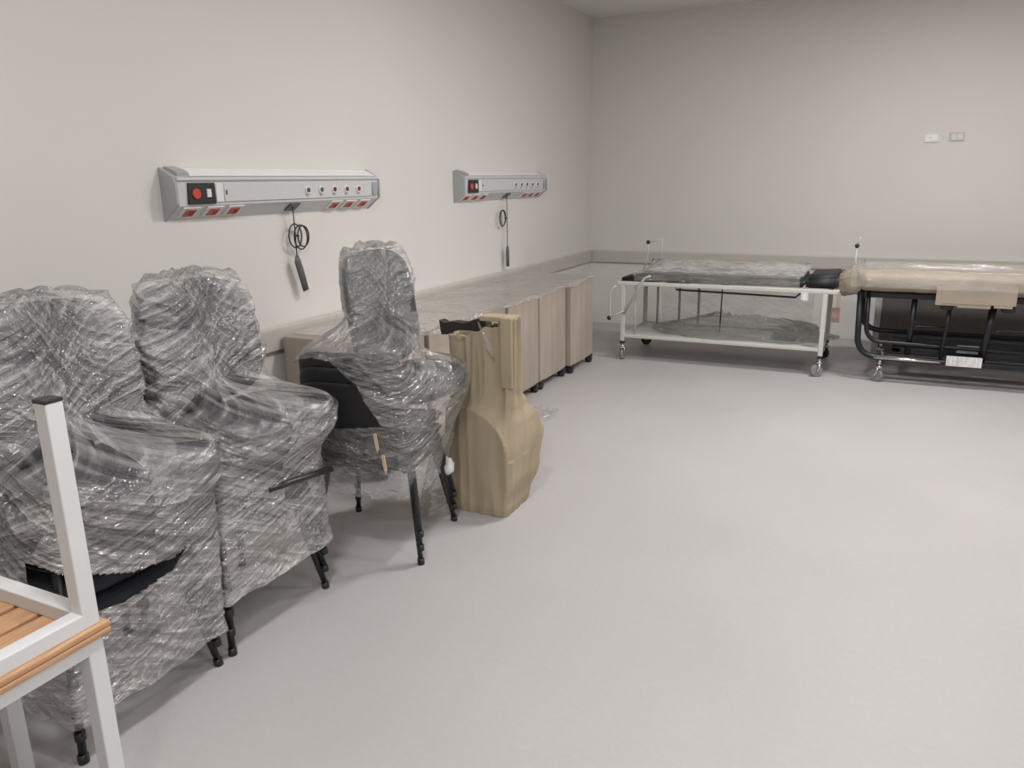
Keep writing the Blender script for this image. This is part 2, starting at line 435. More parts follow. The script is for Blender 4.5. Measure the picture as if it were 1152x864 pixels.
def make_top(label):
    """upholstered seat and backrest of a swivel chair without its base; origin at underside of seat centre"""
    t = thing('swivel_chair_top', label, 'chair top')
    def seatfn(p):
        p = p.copy(); p.z += .018 * (2 * p.y / .54) ** 2 - .045 * max(0, (p.x - .08) / .18) ** 2
        return p + Vector((0, 0, .060))
    b = new_bm(); pad(b, .44, .53, .11, e1=.55, e2=.5, fn=seatfn); s = obj('seat', b, 'grey_fabric', t)
    b = new_bm(); pad(b, .40, .48, .03, e1=.5, e2=.5, fn=lambda p: p + Vector((0, 0, .012))); obj('seat_pan', b, 'grey_plastic', s)
    ta = math.radians(10)
    def backfn(off):
        def f(p):
            y = p.y; z = p.x; x = p.z + off - .045 * (1 - (2 * y / .5) ** 2)
            return Vector((-.205 + x - math.sin(ta) * z, y, .345 + math.cos(ta) * z))
        return f
    b = new_bm(); pad(b, .48, .53, .085, e1=.5, e2=.55, fn=backfn(0)); s = obj('backrest', b, 'grey_fabric', t)
    b = new_bm(); pad(b, .47, .52, .03, e1=.5, e2=.55, fn=backfn(-.042)); obj('back_shell', b, 'grey_plastic', s)
    b = new_bm(); tube(b, rnd([(-.05, 0, .008), (-.28, 0, .012), (-.325, 0, .33)], .08), .034, 12, flat=.25, up=(0, 1, 0)); obj('back_bracket', b, 'black_metal', t)
    return t

G_V = 'stacked black visitor chairs'
chair0 = None
def stack(x, y, rz, n, labels, dz=.08, dx=.004):
    global chair0
    out = []
    for k in range(n):
        px = x + math.cos(rz) * dx * k; py = y + math.sin(rz) * dx * k
        if chair0 is None:
            chair0 = make_chair(labels[k]); chair0['group'] = G_V
            chair0.location = (px, py, dz * k); chair0.rotation_euler = (0, 0, rz); out.append(chair0)
        else: out.append(dup(chair0, (px, py, dz * k), rz, labels[k], G_V))
    return out
ordn = ['lowest, feet on the floor', 'second from the bottom', 'third from the bottom', 'highest of the legged ones']
where = ['stack nearest the bench', 'middle wrapped stack', 'wrapped stack beside the kraft bundle']
def labs(i, n): 
    o = ordn if n == 4 else [ordn[0], 'middle one', ordn[3]]
    return [f'black visitor chair in the {where[i]}, {o[k]}' for k in range(n)]
S1 = stack(-2.235, 1.43, 0.0, 4, labs(0, 4))
S2 = stack(-2.235, 2.02, 0.0, 4, labs(1, 4))
S3 = stack(-2.045, 2.80, PI / 2 + .20, 3, labs(2, 3), dz=.065)
G_T = 'film-wrapped swivel chair tops'
t1 = make_top('grey padded chair seat and back crowning the stack nearest the camera'); t1['group'] = G_T
t1.location = (-2.115, 1.50, .725)
t2 = dup(t1, (-2.115, 2.10, .725), .03, 'grey padded chair seat and back with rounded front crowning the middle stack', G_T)
t3 = dup(t1, (-1.95, 2.97, .68), -.10, 'narrow-looking turned grey chair seat and back on the third stack', G_T)

t3.scale = (.84, .84, 1.15)
# ------------------------------------------------------------------ film by shrink wrapping
bpy.context.view_layer.update()
def leafs(o):
    r = []
    for c in kids(o):
        if c.type == 'MESH': r.append(c)
        r += leafs(c)
    return r
def hull2(pts):
    pts = sorted(set(pts))
    if len(pts) < 3: return pts
    def half(ps):
        h = []
        for p in ps:
            while len(h) > 1 and (h[-1][0] - h[-2][0]) * (p[1] - h[-2][1]) - (h[-1][1] - h[-2][1]) * (p[0] - h[-2][0]) <= 0: h.pop()
            h.append(p)
        return h
    a = half(pts); b = half(pts[::-1]); return a[:-1] + b[:-1]
def ray_hull(h, c, a):
    dx, dy = math.cos(a), math.sin(a); best = 0
    for i in range(len(h)):
        x1, y1 = h[i][0] - c[0], h[i][1] - c[1]; x2, y2 = h[(i + 1) % len(h)][0] - c[0], h[(i + 1) % len(h)][1] - c[1]
        ex, ey = x2 - x1, y2 - y1; den = dx * ey - dy * ex
        if abs(den) < 1e-9: continue
        t = (x1 * ey - y1 * ex) / den; s = (x1 * dy - y1 * dx) / den
        if t > 0 and -1e-6 <= s <= 1 + 1e-6: best = max(best, t)
    return best
def film(name, roots, c, z0, z1, label, win=.05, nz=220, na=380, pad_=.012, seed=0, m='film', amp=1.0, group='stretch film wraps', zs=.82, ze=.69, hem=.02, holes=()):
    pts = []
    for r in roots:
        for o in leafs(r):
            mw = o.matrix_world
            pts += [mw @ v.co for v in o.data.vertices]
    levels = 60; R = []; C = []
    for j in range(levels + 1):
        z = z0 + (z1 - z0) * j / levels
        sl = [(round(p.x, 3), round(p.y, 3)) for p in pts if abs(p.z - z) < win]
        if len(sl) < 3: h = None
        else: h = hull2(sl)
        if not h: R.append(None); C.append(None); continue
        cx = (min(p[0] for p in h) + max(p[0] for p in h)) / 2; cy = (min(p[1] for p in h) + max(p[1] for p in h)) / 2
        R.append(h); C.append((cx, cy))
    # fill gaps from neighbours
    for j in range(levels + 1):
        if R[j] is None:
            k = min((i for i in range(levels + 1) if R[i] is not None), key=lambda i: abs(i - j)); R[j] = R[k]; C[j] = C[k]
    # below the seat one fixed centre, above it the centre follows the backrest
    js = int((zs - z0) / (z1 - z0) * levels)
    low = [C[j] for j in range(js + 1)]; cm = (sum(p[0] for p in low) / len(low), sum(p[1] for p in low) / len(low))
    C = [cm if j <= js + 3 else C[j] for j in range(levels + 1)]
    for _ in range(14):
        C = [cm if i <= js else ((C[max(0, i - 1)][0] + C[i][0] + C[min(levels, i + 1)][0]) / 3, (C[max(0, i - 1)][1] + C[i][1] + C[min(levels, i + 1)][1]) / 3) for i in range(levels + 1)]
    rad = [[ray_hull(R[j], C[j], 2 * PI * i / na) or .1 for i in range(na)] for j in range(levels + 1)]
    je = int((ze - z0) / (z1 - z0) * levels)
    # film is pulled taut from seat edge to hem: upper concave envelope of the radius
    for i in range(na):
        st = []
        for j in range(je + 1):
            while len(st) > 1 and (rad[st[-1]][i] - rad[st[-2]][i]) * (j - st[-2]) <= (rad[j][i] - rad[st[-2]][i]) * (st[-1] - st[-2]): st.pop()
            st.append(j)
        for a_, b_ in zip(st, st[1:]):
            for j in range(a_, b_ + 1):
                rad[j][i] = rad[a_][i] + (rad[b_][i] - rad[a_][i]) * (j - a_) / (b_ - a_)
    for _ in range(3):
        rad = [[(rad[max(0, j - 1)][i] + 2 * rad[j][i] + rad[min(levels, j + 1)][i]) / 4 for i in range(na)] for j in range(levels + 1)]
    for j in range(levels + 1):
        for _ in range(2): rad[j] = [(rad[j][i - 1] + 2 * rad[j][i] + rad[j][(i + 1) % na]) / 4 for i in range(na)]
    bm = new_bm(); uvl = bm.loops.layers.uv.new('UVMap'); V = []; UV = []
    sd = Vector((seed * 7.3, seed * 3.1, 0))
    for jj in range(nz + 1):
        f = jj / nz; g = f * levels; j = min(int(g), levels - 1); w = g - j; row = []; uvr = []
        for i in range(na):
            a = 2 * PI * i / na
            r = rad[j][i] * (1 - w) + rad[j + 1][i] * w
            cx = C[j][0] * (1 - w) + C[j + 1][0] * w; cy = C[j][1] * (1 - w) + C[j + 1][1] * w
            z = z0 + (z1 - z0) * f
            # folds: diagonal long wrinkles + crumple
            q = Vector((math.cos(a) * .9, math.sin(a) * .9, z * 3.2 + .55 * math.sin(a + seed)))
            ang_s = math.sin(a + seed)
            n1 = noise.noise(q * 2.0 + sd)
            r1 = 1 - abs(noise.noise(Vector((math.cos(a) * .8, math.sin(a) * .8, z * 8 + 2.6 * ang_s)) + sd)) * 4.5
            r2 = 1 - abs(noise.noise(Vector((math.cos(a) * 1.0, math.sin(a) * 1.0, z * 12 - 3.4 * math.cos(a + seed))) + sd * 2)) * 4.5
            r3 = 1 - abs(noise.noise(Vector((math.cos(a) * 3.4, math.sin(a) * 3.4, z * 26 + 5 * ang_s)) + sd)) * 3.0
            crz = max(0, min(1, .5 + 2.2 * noise.noise(Vector((math.cos(a) * 1.3, math.sin(a) * 1.3, z * 2.4)) + sd * 3)))
            n3 = noise.noise(Vector((math.cos(a) * 14, math.sin(a) * 14, z * 40)) + sd)
            lowk = .5 + .5 * max(0, min(1, (z - ze) / .12 + .5))
            d = pad_ + amp * lowk * (.008 * n1 + .009 * max(0, r1) ** 2 + .008 * max(0, r2) ** 2 + crz * (.0055 * max(0, r3) + .003 * n3))
            if f > .93: d += .0  # top closes below
            zz = z
            if f < .04: zz += hem * noise.noise(Vector((math.cos(a) * 3, math.sin(a) * 3, seed))) ; d += .010 * (1 - f / .04)
            row.append(bm.verts.new((cx + (r + d) * math.cos(a), cy + (r + d) * math.sin(a), zz)))
            uvr.append((a / (2 * PI) * 2.0, z))
        V.append(row); UV.append(uvr)
    def quad(vs, uv):
        fc = bm.faces.new(vs); fc.smooth = True
        for lp, u in zip(fc.loops, uv): lp[uvl].uv = u
    def inhole(c):
        for pl, side, poly in holes:
            if pl == 'yz': p = (c.y, c.z); ok = c.x > side
            else: p = (c.x, c.z); ok = c.y < side
            if not ok: continue
            ins = False
            for k in range(len(poly)):
                (xa, ya), (xb, yb) = poly[k], poly[k - 1]
                if (ya > p[1]) != (yb > p[1]) and p[0] < (xb - xa) * (p[1] - ya) / (yb - ya) + xa: ins = not ins
            if ins: return True
        return False
    for j in range(nz):
        for i in range(na):
            i2 = (i + 1) % na
            if holes and inhole((V[j][i].co + V[j + 1][i2].co) / 2): continue
            u2 = UV[j][i2][0] if i2 else 2.0; u3 = UV[j + 1][i2][0] if i2 else 2.0
            quad([V[j][i], V[j][i2], V[j + 1][i2], V[j + 1][i]], [UV[j][i], (u2, UV[j][i2][1]), (u3, UV[j + 1][i2][1]), UV[j + 1][i]])
    # crumpled cap: shrinks inward and rises a little
    prev = V[-1]; cx, cy = C[-1]
    for s in range(1, 9):
        k = 1 - s / 8.6; cur = []
        for i in range(na):
            a = 2 * PI * i / na; p = V[-1][i].co
            zz = p.z + .05 * (1 - k ** 2) * amp * .6 + .03 * amp * noise.noise(Vector((math.cos(a) * 4 * k, math.sin(a) * 4 * k, seed + 2.2))) * (1 if s < 8 else .2)
            cur.append(bm.verts.new((cx + (p.x - cx) * k, cy + (p.y - cy) * k, zz)))
        for i in range(na):
            i2 = (i + 1) % na
            ua, ub = 2 * i / na, 2 * (i + 1) / na
            quad([prev[i], prev[i2], cur[i2], cur[i]], [(ua, z1 + s * .03), (ub, z1 + s * .03), (ub, z1 + s * .03 + .03), (ua, z1 + s * .03 + .03)])
        prev = cur
    fc = bm.faces.new(prev); fc.smooth = True
    for lp in fc.loops: lp[uvl].uv = (.5, z1 + .3)
    me = bpy.data.meshes.new(name); bm.to_mesh(me); bm.free(); me.materials.append(M[m])
    o = bpy.data.objects.new(name, me); col.objects.link(o)
    tag(o, label, 'plastic wrap', group)
    return o
film('stretch_film', S1 + [t1], None, .14, 1.315, 'clear crinkled film around the chair stack nearest the camera', seed=1,
     holes=[('yz', -2.1, [(1.0, .80), (1.10, .70), (1.20, .60), (1.37, .545), (1.50, .53), (1.55, .545), (1.50, .49), (1.36, .465), (1.22, .455), (1.0, .52)])])
film('stretch_film', S2 + [t2], None, .22, 1.315, 'clear crinkled film around the middle chair stack', seed=2)
film('stretch_film', S3 + [t3], None, .29, 1.352, 'clear crinkled film around the third chair stack, loose tail at bottom', seed=3, m='film_clearer', zs=.9, ze=.86,
     holes=[('xz', 2.75, [(-2.27, .87), (-2.22, .93), (-2.12, .95), (-2.03, .94), (-1.92, .85), (-1.84, .66), (-2.0, .645), (-2.27, .63)])])

film3 = bpy.data.objects['stretch_film.002']
# pieces seen through or beside the film
b = new_bm(); tube(b, rnd([(.275, -.06, .375), (.298, .08, .368), (.296, .27, .342)], .05), .016, 10, flat=.8)
arm = obj('armrest_bar', b, 'black_metal', S2[2]); arm.location = (0, 0, .04)
b = new_bm()
for (x, z) in ((-1.835, .61), (-1.80, .52)): prism(b, [(x - .012, z + .035), (x + .002, z + .038), (x + .012, z - .028), (x + .004, z - .045), (x - .006, z - .01)], 2.470, 2.474)
obj('masking_tape', b, 'knot', film3, 'tan tape scraps')
def tailf(u, v):
    z = .46 - .44 * v; w_ = .05 + .06 * abs(v - .35)
    x = -1.90 - .05 * v + (u - .5) * 2 * w_; n = noise.noise(Vector((u * 7, v * 5, 3)))
    return (x, 3.07 + .05 * math.sin(u * 9) + .03 * n, z + .01 * math.sin(u * 14) * v)
bm = new_bm(); uvl = bm.loops.layers.uv.new('UVMap')
V = [[bm.verts.new(tailf(i / 40, j / 50)) for i in range(41)] for j in range(51)]
for j in range(50):
    for i in range(40):
        f = bm.faces.new([V[j][i], V[j][i + 1], V[j + 1][i + 1], V[j + 1][i]]); f.smooth = True
        for lp, (a, c) in zip(f.loops, ((i, j), (i + 1, j), (i + 1, j + 1), (i, j + 1))): lp[uvl].uv = (a / 90, c / 90)
me = bpy.data.meshes.new('loose_tail'); bm.to_mesh(me); bm.free(); me.materials.append(M['film'])
o = bpy.data.objects.new('loose_tail', me); col.objects.link(o); o.parent = film3
b = new_bm(); pad(b, .09, .06, .09, e1=.8, e2=.8, fn=lambda p: p * (1 + .35 * noise.noise(p * 30)) + Vector((-1.855, 3.06, .30)))
obj('white_knot', b, 'socket_white', film3, 'white bunched knot')

# ------------------------------------------------------------------ locker benches, one upside down on the other
def bench(label):
    t = thing('slatted_bench', label, 'bench', (-1.875, .47, 0), 0, 'slatted benches')
    X0, X1, Y0, Y1 = -.225, .225, -.60, .60
    s = .043
    for x in (X0, X1 - s):
        for y in (Y0, Y1 - s):
            b = new_bm(); box(b, (x, y, .006), (x + s, y + s, .592), .003); l = obj('leg', b, 'white_metal', t)
            b = new_bm(); box(b, (x - .001, y - .001, 0), (x + s + .001, y + s + .001, .010), .002); obj('foot_cap', b, 'black_plastic', l, 'black foot cap')
    b = new_bm(); z0, z1 = .552, .5932
    box(b, (X0, Y0, z0), (X0 + s, Y1, z1), .003); box(b, (X1 - s, Y0, z0), (X1, Y1, z1), .003)
    box(b, (X0 + s, Y0, z0), (X1 - s, Y0 + s, z1), .003); box(b, (X0 + s, Y1 - s, z0), (X1 - s, Y1, z1), .003)
    obj('seat_frame', b, 'white_metal', t)
    for k in range(5):
        x = X0 - .012 + k * .0955
        b = new_bm(); box(b, (x, Y0 - .015, .593), (x + .080 + (.012 if k == 4 else 0), Y1 + .018, .610), .005, 3); obj('slat', b, 'wood', t)
    return t
BZ = .975
b1 = bench('white-framed wooden slat bench standing upright, lower of the pair at bottom left')
b1.location = (-1.888, .472, 0); b1.scale = (1, 1, BZ)
b2 = dup(b1, (-1.888, .472, 1.2203 * BZ), 0, 'upside-down white-framed wooden slat bench with legs pointing up, on the upright one', 'slatted benches')
b2.rotation_euler = (0, PI, 0)

# ------------------------------------------------------------------ bedside cabinets in cartons
def caster(bm, x, y, r=.031):
    cyl(bm, (x - .026, y, r), (x + .026, y, r), r, 18, .006)
    box(bm, (x - .03, y - .028, r * 1.3), (x + .03, y + .028, .080), .004)
def cabinet(y0, y1, xf, label, h=.80):
    t = thing('wrapped_bedside_cabinet', label, 'cabinet', (-2.75, (y0 + y1) / 2, 0), 0, 'bedside cabinets in cartons')
    w = y1 - y0
    b = new_bm(); box(b, (-.36, -w / 2, .070), (xf + 2.75, w / 2, h), .008, 2)
    c = obj('carton', b, 'carton', t)
    b = new_bm(); x = xf + 2.75
    box(b, (x - .0005, -.025, .10), (x + .0015, .025, h - .02), 0); box(b, (-.34, -.03, h - .0005), (x - .01, .03, h + .0012), 0)
    obj('tape_strip', b, 'carton', c)
    for sx in (-.30, x - .045):
        for sy in (-w / 2 + .035, w / 2 - .035):
            b = new_bm(); caster(b, sx + (.02 if sx > 0 else 0), sy); obj('caster', b, 'black_plastic', t, 'black caster')
    return t
cy = [(6.12, 6.66, -2.40), (5.52, 6.06, -2.43), (4.96, 5.49, -2.43), (4.42, 4.94, -2.45), (3.88, 4.40, -2.44), (3.36, 3.86, -2.46)]
cl = ['farthest cardboard-wrapped bedside cabinet, at the free end near the white trolley',
      'cardboard-wrapped bedside cabinet second from the far end of the row',
      'cardboard-wrapped bedside cabinet third from the far end of the row',
      'cardboard-wrapped bedside cabinet behind the upright kraft bundle, fourth from the far end',
      'cardboard-wrapped bedside cabinet mostly hidden behind the third chair stack',
      'nearest cardboard-wrapped bedside cabinet, only its top showing between chair stacks']
for (a, b_, x), l in zip(cy, cl): cabinet(a, b_, x, l)
# a clear sheet over the cabinets
def sheet(name, fx, nu, nv, m, label, cat, parent=None, group=None, uvs=(1, 1)):
    bm = new_bm(); uvl = bm.loops.layers.uv.new('UVMap')
    V = [[bm.verts.new(fx(i / nu, j / nv)) for i in range(nu + 1)] for j in range(nv + 1)]
    for j in range(nv):
        for i in range(nu):
            f = bm.faces.new([V[j][i], V[j][i + 1], V[j + 1][i + 1], V[j + 1][i]]); f.smooth = True
            for lp, (a, c) in zip(f.loops, ((i, j), (i + 1, j), (i + 1, j + 1), (i, j + 1))): lp[uvl].uv = (a / nu * uvs[0], c / nv * uvs[1])
    me = bpy.data.meshes.new(name); bm.to_mesh(me); bm.free(); me.materials.append(M[m])
    o = bpy.data.objects.new(name, me); col.objects.link(o)
    if parent: o.parent = parent
    if label: tag(o, label, cat, group)
    return o
def cabfilm(u, v):
    y = 3.40 + u * 3.27; s = v * 1.25
    xf = -2.385
    n = noise.noise(Vector((u * 14, v * 5, 1))) * .012 + noise.noise(Vector((u * 40, v * 14, 4))) * .005
    if s < .70: return (-3.09 + s, y, .815 + n)
    r = .03; s2 = s - .70
    lim = .03 * (.6 + .6 * noise.noise(Vector((u * 9, 3, 3))))
    return (xf + .008 + n * .6 + .004, y, .805 - s2 * lim * 2.0)
sheet('plastic_sheet', cabfilm, 160, 70, 'film_cart', 'clear plastic sheet over the tops of the row of cartons', 'plastic wrap', uvs=(3.2, 1.2))

# ------------------------------------------------------------------ tall kraft bundle (upright, standing by the third stack)
def kraft_bundle():
    t = thing('kraft_wrapped_bundle', 'tall kraft-cardboard wrapped bundle with round bulging lower half beside the third chair stack', 'wrapped bundle', (-1.75, 3.375, 0), .0)
    # outline at height z: left x, right x, front y, back y
    def ease(a, b, k): k = max(0, min(1, k)); k = k * k * (3 - 2 * k); return a + (b - a) * k
    # z, left x, right x, front y, back y
    keys = [(0.0, -.185, .140, -.165, .10), (.05, -.195, .150, -.170, .13), (.20, -.20, .170, -.172, .20), (.36, -.20, .178, -.174, .24), (.47, -.195, .172, -.172, .18),
            (.56, -.19, .158, -.168, .07), (.64, -.185, .150, -.165, .02), (.80, -.185, .150, -.165, .0), (.90, -.19, .150, -.165, .0), (.99, -.19, .152, -.165, .0)]
    def at(z):
        for a, b in zip(keys, keys[1:]):
            if z <= b[0]:
                k = (z - a[0]) / (b[0] - a[0]); k = k * k * (3 - 2 * k)
                return [a[i] + (b[i] - a[i]) * k for i in (1, 2, 3, 4)]
        return keys[-1][1:]
    bm = new_bm(); uvl = bm.loops.layers.uv.new('UVMap'); na, nz = 320, 190; V = []
    ztop = .98
    for j in range(nz + 1):
        z = ztop * j / nz; xl, xr, yf, yb = at(z)
        cx, cyy = (xl + xr) / 2, (yf + yb) / 2; hw, hd = (xr - xl) / 2, (yb - yf) / 2; row = []
        for i in range(na):
            a = 2 * PI * i / na; e = .20
            rc = min(.022, hw * .4, hd * .4); per = [2 * (hw - rc), PI / 2 * rc, 2 * (hd - rc), PI / 2 * rc] ; tot = 2 * sum(per) ; q = (i / na) * tot
            # walk the rounded rectangle from the front left corner
            if q < per[0]: x, y, ca, sa = -hw + rc + q, -hd, 0, -1
            elif q < per[0] + per[1]: t_ = (q - per[0]) / per[1] * PI / 2; ca, sa = math.sin(t_), -math.cos(t_); x, y = hw - rc + rc * ca, -hd + rc + rc * sa
            elif q < sum(per[:3]): x, y, ca, sa = hw, -hd + rc + q - per[0] - per[1], 1, 0
            elif q < sum(per): t_ = (q - sum(per[:3])) / per[3] * PI / 2; ca, sa = math.cos(t_), math.sin(t_); x, y = hw - rc + rc * ca, hd - rc + rc * sa
            else:
                q -= sum(per)
                if q < per[0]: x, y, ca, sa = hw - rc - q, hd, 0, 1
                elif q < per[0] + per[1]: t_ = (q - per[0]) / per[1] * PI / 2; ca, sa = -math.sin(t_), math.cos(t_); x, y = -hw + rc + rc * ca, hd - rc + rc * sa
                elif q < sum(per[:3]): x, y, ca, sa = -hw, hd - rc - (q - per[0] - per[1]), -1, 0
                else: t_ = (q - sum(per[:3])) / per[3] * PI / 2; ca, sa = -math.cos(t_), -math.sin(t_); x, y = -hw + rc + rc * ca, -hd + rc + rc * sa
            x += cx; y += cyy
            # vertical pleats, stronger above the bulge
            pl = .007 + .012 * max(0, min(1, (z - .5) / .15))
            d = (1 - abs(noise.noise(Vector((x * 15, y * 15, z * 1.1)))) * 2.5) * pl + noise.noise(Vector((x * 9, y * 9, z * 6))) * .006
            nrm = Vector((ca, sa, 0)); x += nrm.x * d; y += nrm.y * d
            # wheel-like disc pressed into the front
            q = math.hypot(x + .10, z - .30) if z > .30 else abs(x + .10)
            k_ = q - .262
            if k_ > 0:
                tq = max(0, min(1, (y - yf) / (yb - yf)))
                y += min(.09, .075 * (1 - math.exp(-k_ / .07)) + .014) * (1 - tq) * (1 if z > .30 else .3)
            zz = z
            if j > nz - 14:
                # torn slanting top: lower at left, notch
                zt = 0.90 + .11 * max(0, min(1, (x + .19) / .20)) + .012 * noise.noise(Vector((x * 20, y * 20, 5)))
                if y > -.10 and x < .08: zt -= .05
                zz = z + (zt - ztop) * (j - (nz - 14)) / 14
            row.append(bm.verts.new((x, y, zz)))
        V.append(row)
    for j in range(nz):
        for i in range(na):
            f = bm.faces.new([V[j][i], V[j][(i + 1) % na], V[j + 1][(i + 1) % na], V[j + 1][i]]); f.smooth = True
    bm.faces.new(V[0])
    o = obj('cardboard_sleeve', bm, 'kraft', t)
    md = o.modifiers.new('thick', 'SOLIDIFY'); md.thickness = .005; md.offset = -1
    # outer folded corner strip at right front
    b = new_bm()
    box(b, (.095, -.105, .66), (.158, -.085, 1.012), .006); box(b, (-.02, -.100, .990), (.158, .0, 1.015), .006)
    f_ = obj('folded_flap', b, 'kraft', t)
    b = new_bm(); prism(b, [(-.31, .88), (-.32, .955), (-.29, .942), (-.24, .952), (-.17, .948), (-.11, .972), (-.05, .982), (-.03, .90)], .02, .08)  # ragged solid whose dark colour stands in for shade in the gap
    obj('opening_shade', b, 'dark_brown', t, 'dark piece painted as the shade in the torn top')
    bm = new_bm()
    tube(bm, [(-.02, -.108, .985), (.015, -.115, .92), (.045, -.118, .86), (.065, -.114, .82)], [.004, .010, .016, .006], 10, flat=.5, up=(0, 1, 0))
    obj('film_knot', bm, 'film_thin', t)
    return t
kraft_bundle()

# ------------------------------------------------------------------ casters with forks for the beds
def fork_caster(parent, x, y, r, ztop, m='caster_grey', metal='chrome', ang=0, label=None):
    ca, sa = math.cos(ang), math.sin(ang)
    def P(a, b, z): return (x + a * ca - b * sa, y + a * sa + b * ca, z)
    b = new_bm(); cyl(b, P(.02, -.014, r), P(.02, .014, r), r, 26, .006)
    w = obj('caster', b, m, parent, label)
    b = new_bm()
    for s in (-1, 1):
        tube(b, [P(0, s * .024, 2 * r + .020), P(.008, s * .026, r * 1.4), P(.02, s * .024, r)], [.013, .013, .011], 8, flat=.35, up=(sa, -ca, 0))
    cyl(b, P(0, 0, 2 * r + .008), P(0, 0, 2 * r + .026), .030, 16, .003); cyl(b, P(0, 0, 2 * r + .02), P(0, 0, ztop), .014, 14)
    cyl(b, P(.02, -.03, r), P(.02, .03, r), .006, 10)
    obj('fork', b, metal, w)

# ------------------------------------------------------------------ white examination trolley
def trolley():
    t = thing('examination_trolley', 'white-framed wheeled stretcher with black mattress under clear plastic by the far wall', 'stretcher', (-1.3, 7.22, 0))
    x0, x1, y0, y1 = -.87, .87, -.37, .37; zt = .705
    b = new_bm()
    for y in (y0, y1): box(b, (x0 - .06, y - .018, zt), (x1 + .10, y + .018, zt + .035), .006)
    for x in (x0 - .06, 0, x1 + .07): box(b, (x, y0, zt + .003), (x + .035, y1, zt + .032), .006)
    obj('top_frame', b, 'trolley_paint', t)
    for x in (x0, x1):
        for y in (y0, y1):
            b = new_bm(); box(b, (x - .019, y - .019, .175), (x + .019, y + .019, zt), .005); l = obj('leg', b, 'trolley_paint', t)
            b = new_bm(); box(b, (x - .021, y - .021, .155), (x + .021, y + .021, .182), .004); obj('leg_plug', b, 'black_plastic', l)
    b = new_bm()
    for y in (y0, y1): box(b, (x0, y - .014, .215), (x1, y + .014, .245), .005)
    for x in (x0, x1): box(b, (x - .014, y0, .215), (x + .014, y1, .245), .005)
    obj('lower_rail', b, 'trolley_paint', t)
    b = new_bm(); box(b, (x0 + .014, y0 + .014, .222), (x1 - .014, y1 - .014, .236), .002); obj('lower_shelf', b, 'pale_metal', t)
    for (x, y, a) in ((x0, y0, 1.3), (x1, y0, 3.6), (x0, y1, 0.2), (x1, y1, 2.6)):
        fork_caster(t, x, y, .052, .16, 'caster_grey' if y < 0 else 'black_plastic', 'chrome', a)
    # mattress: foot, middle, head blocks
    def blk(bm, a, b_, z0, z1, slope=0):
        t2 = bmesh.new(); bmesh.ops.create_cube(t2, size=1)
        for v in t2.verts: v.co = Vector(((a + b_) / 2 + v.co.x * (b_ - a), v.co.y * .66, (z0 + z1) / 2 + v.co.z * (z1 - z0)))
        bmesh.ops.bevel(t2, geom=t2.edges[:], offset=.022, segments=4, affect='EDGES')
        for v in t2.verts:
            if v.co.z > z0 + .02: v.co.z -= slope * max(0, (a + .13 - v.co.x) / .13)
        for f in t2.faces: f.smooth = True
        merge(bm, t2)
    b = new_bm(); blk(b, x0 - .06, x0 + .52, zt + .036, zt + .112, .062); obj('mattress', b, 'vinyl', t)
    b = new_bm(); blk(b, x0 + .525, x1 - .17, zt + .036, zt + .108); obj('mattress', b, 'vinyl', t)
    b = new_bm(); blk(b, x1 - .165, x1 + .09, zt + .036, zt + .142, .02); obj('head_block', b, 'vinyl', t, 'black head block not covered by plastic')
    # folded side guard bars and crank
    b = new_bm()
    tube(b, rnd([(x0 - .06, y0 - .03, .70), (x0 - .11, y0 - .05, .66), (x0 - .11, y0 - .05, .40), (x0 - .09, y0 - .05, .395)], .03), .007, 8)
    tube(b, [(x0 - .115, y0 - .05, .40), (x0 + .02, y0 - .03, .47)], .008, 8)
    obj('crank_handle', b, 'pale_metal', t)
    b = new_bm(); bmesh.ops.create_uvsphere(b, u_segments=14, v_segments=10, radius=.022)
    bmesh.ops.translate(b, verts=b.verts, vec=(x0 - .118, y0 - .05, .398)); obj('crank_knob', b, 'black_plastic', t)
    b = new_bm()
    tube(b, rnd([(x0 + .02, y0 - .03, .44), (x0 + .20, y0 - .03, .78), (x0 + .26, y0 - .03, .80)], .05), .010, 10)
    obj('folding_brace', b, 'pale_metal', t)
    for (xx, yy, rr) in ((x0 + .10, y0 + .05, .008), (x0 + .14, y1 - .05, .012), (x0 + .36, y1 - .05, .012), (x0 + .55, y1 - .05, .012)):
        b = new_bm(); tube(b, [(xx, yy, .70), (xx, yy, .24)], rr, 8); obj('strut', b, 'pale_metal', t)
    # raised hanger frames at the two far corners
    for (x, s, z1, lab) in ((x0 + .02, 1, 1.04, 0), (x1 + .20, 1, 1.045, 1)):
        b = new_bm()
        if lab == 0:
            tube(b, rnd([(x - .06, y1, .74), (x - .01, y1, .90), (x - .01, y1, z1)], .04), .007, 8)
            tube(b, [(x - .01, y1, z1), (x + .14, y1, z1 + .03)], .006, 8)
            tube(b, [(x + .13, y1, z1 + .055), (x + .13, y1, .80)], .007, 8)
        else:
            tube(b, [(x - .14, y1, .74), (x - .02, y1, .80), (x - .02, y1, z1)], .009, 8)
            tube(b, [(x - .02, y1, z1), (x + .005, y1, z1 + .08)], .006, 8)
        hgr = obj('drip_hanger', b, 'pale_metal', t)
        b = new_bm(); bmesh.ops.create_uvsphere(b, u_segments=14, v_segments=10, radius=.020)
        bmesh.ops.translate(b, verts=b.verts, vec=((x - .01 if lab == 0 else x - .02), y1, z1)); obj('hanger_knob', b, 'black_plastic', hgr)
    # control link under the bed
    b = new_bm()
    box(b, (x0 + .30, -.06, .66), (x0 + .52, .06, .70), .01); tube(b, [(-.04, 0, .69), (-.04, 0, .60), (-.05, .02, .25)], .006, 8)
    tube(b, [(x0 + .45, -.2, .69), (x0 + .45, -.2, .66), (x1 - .25, -.2, .64), (x1 - .2, -.2, .69)], .009, 8)
    obj('tilt_linkage', b, 'black_metal', t)
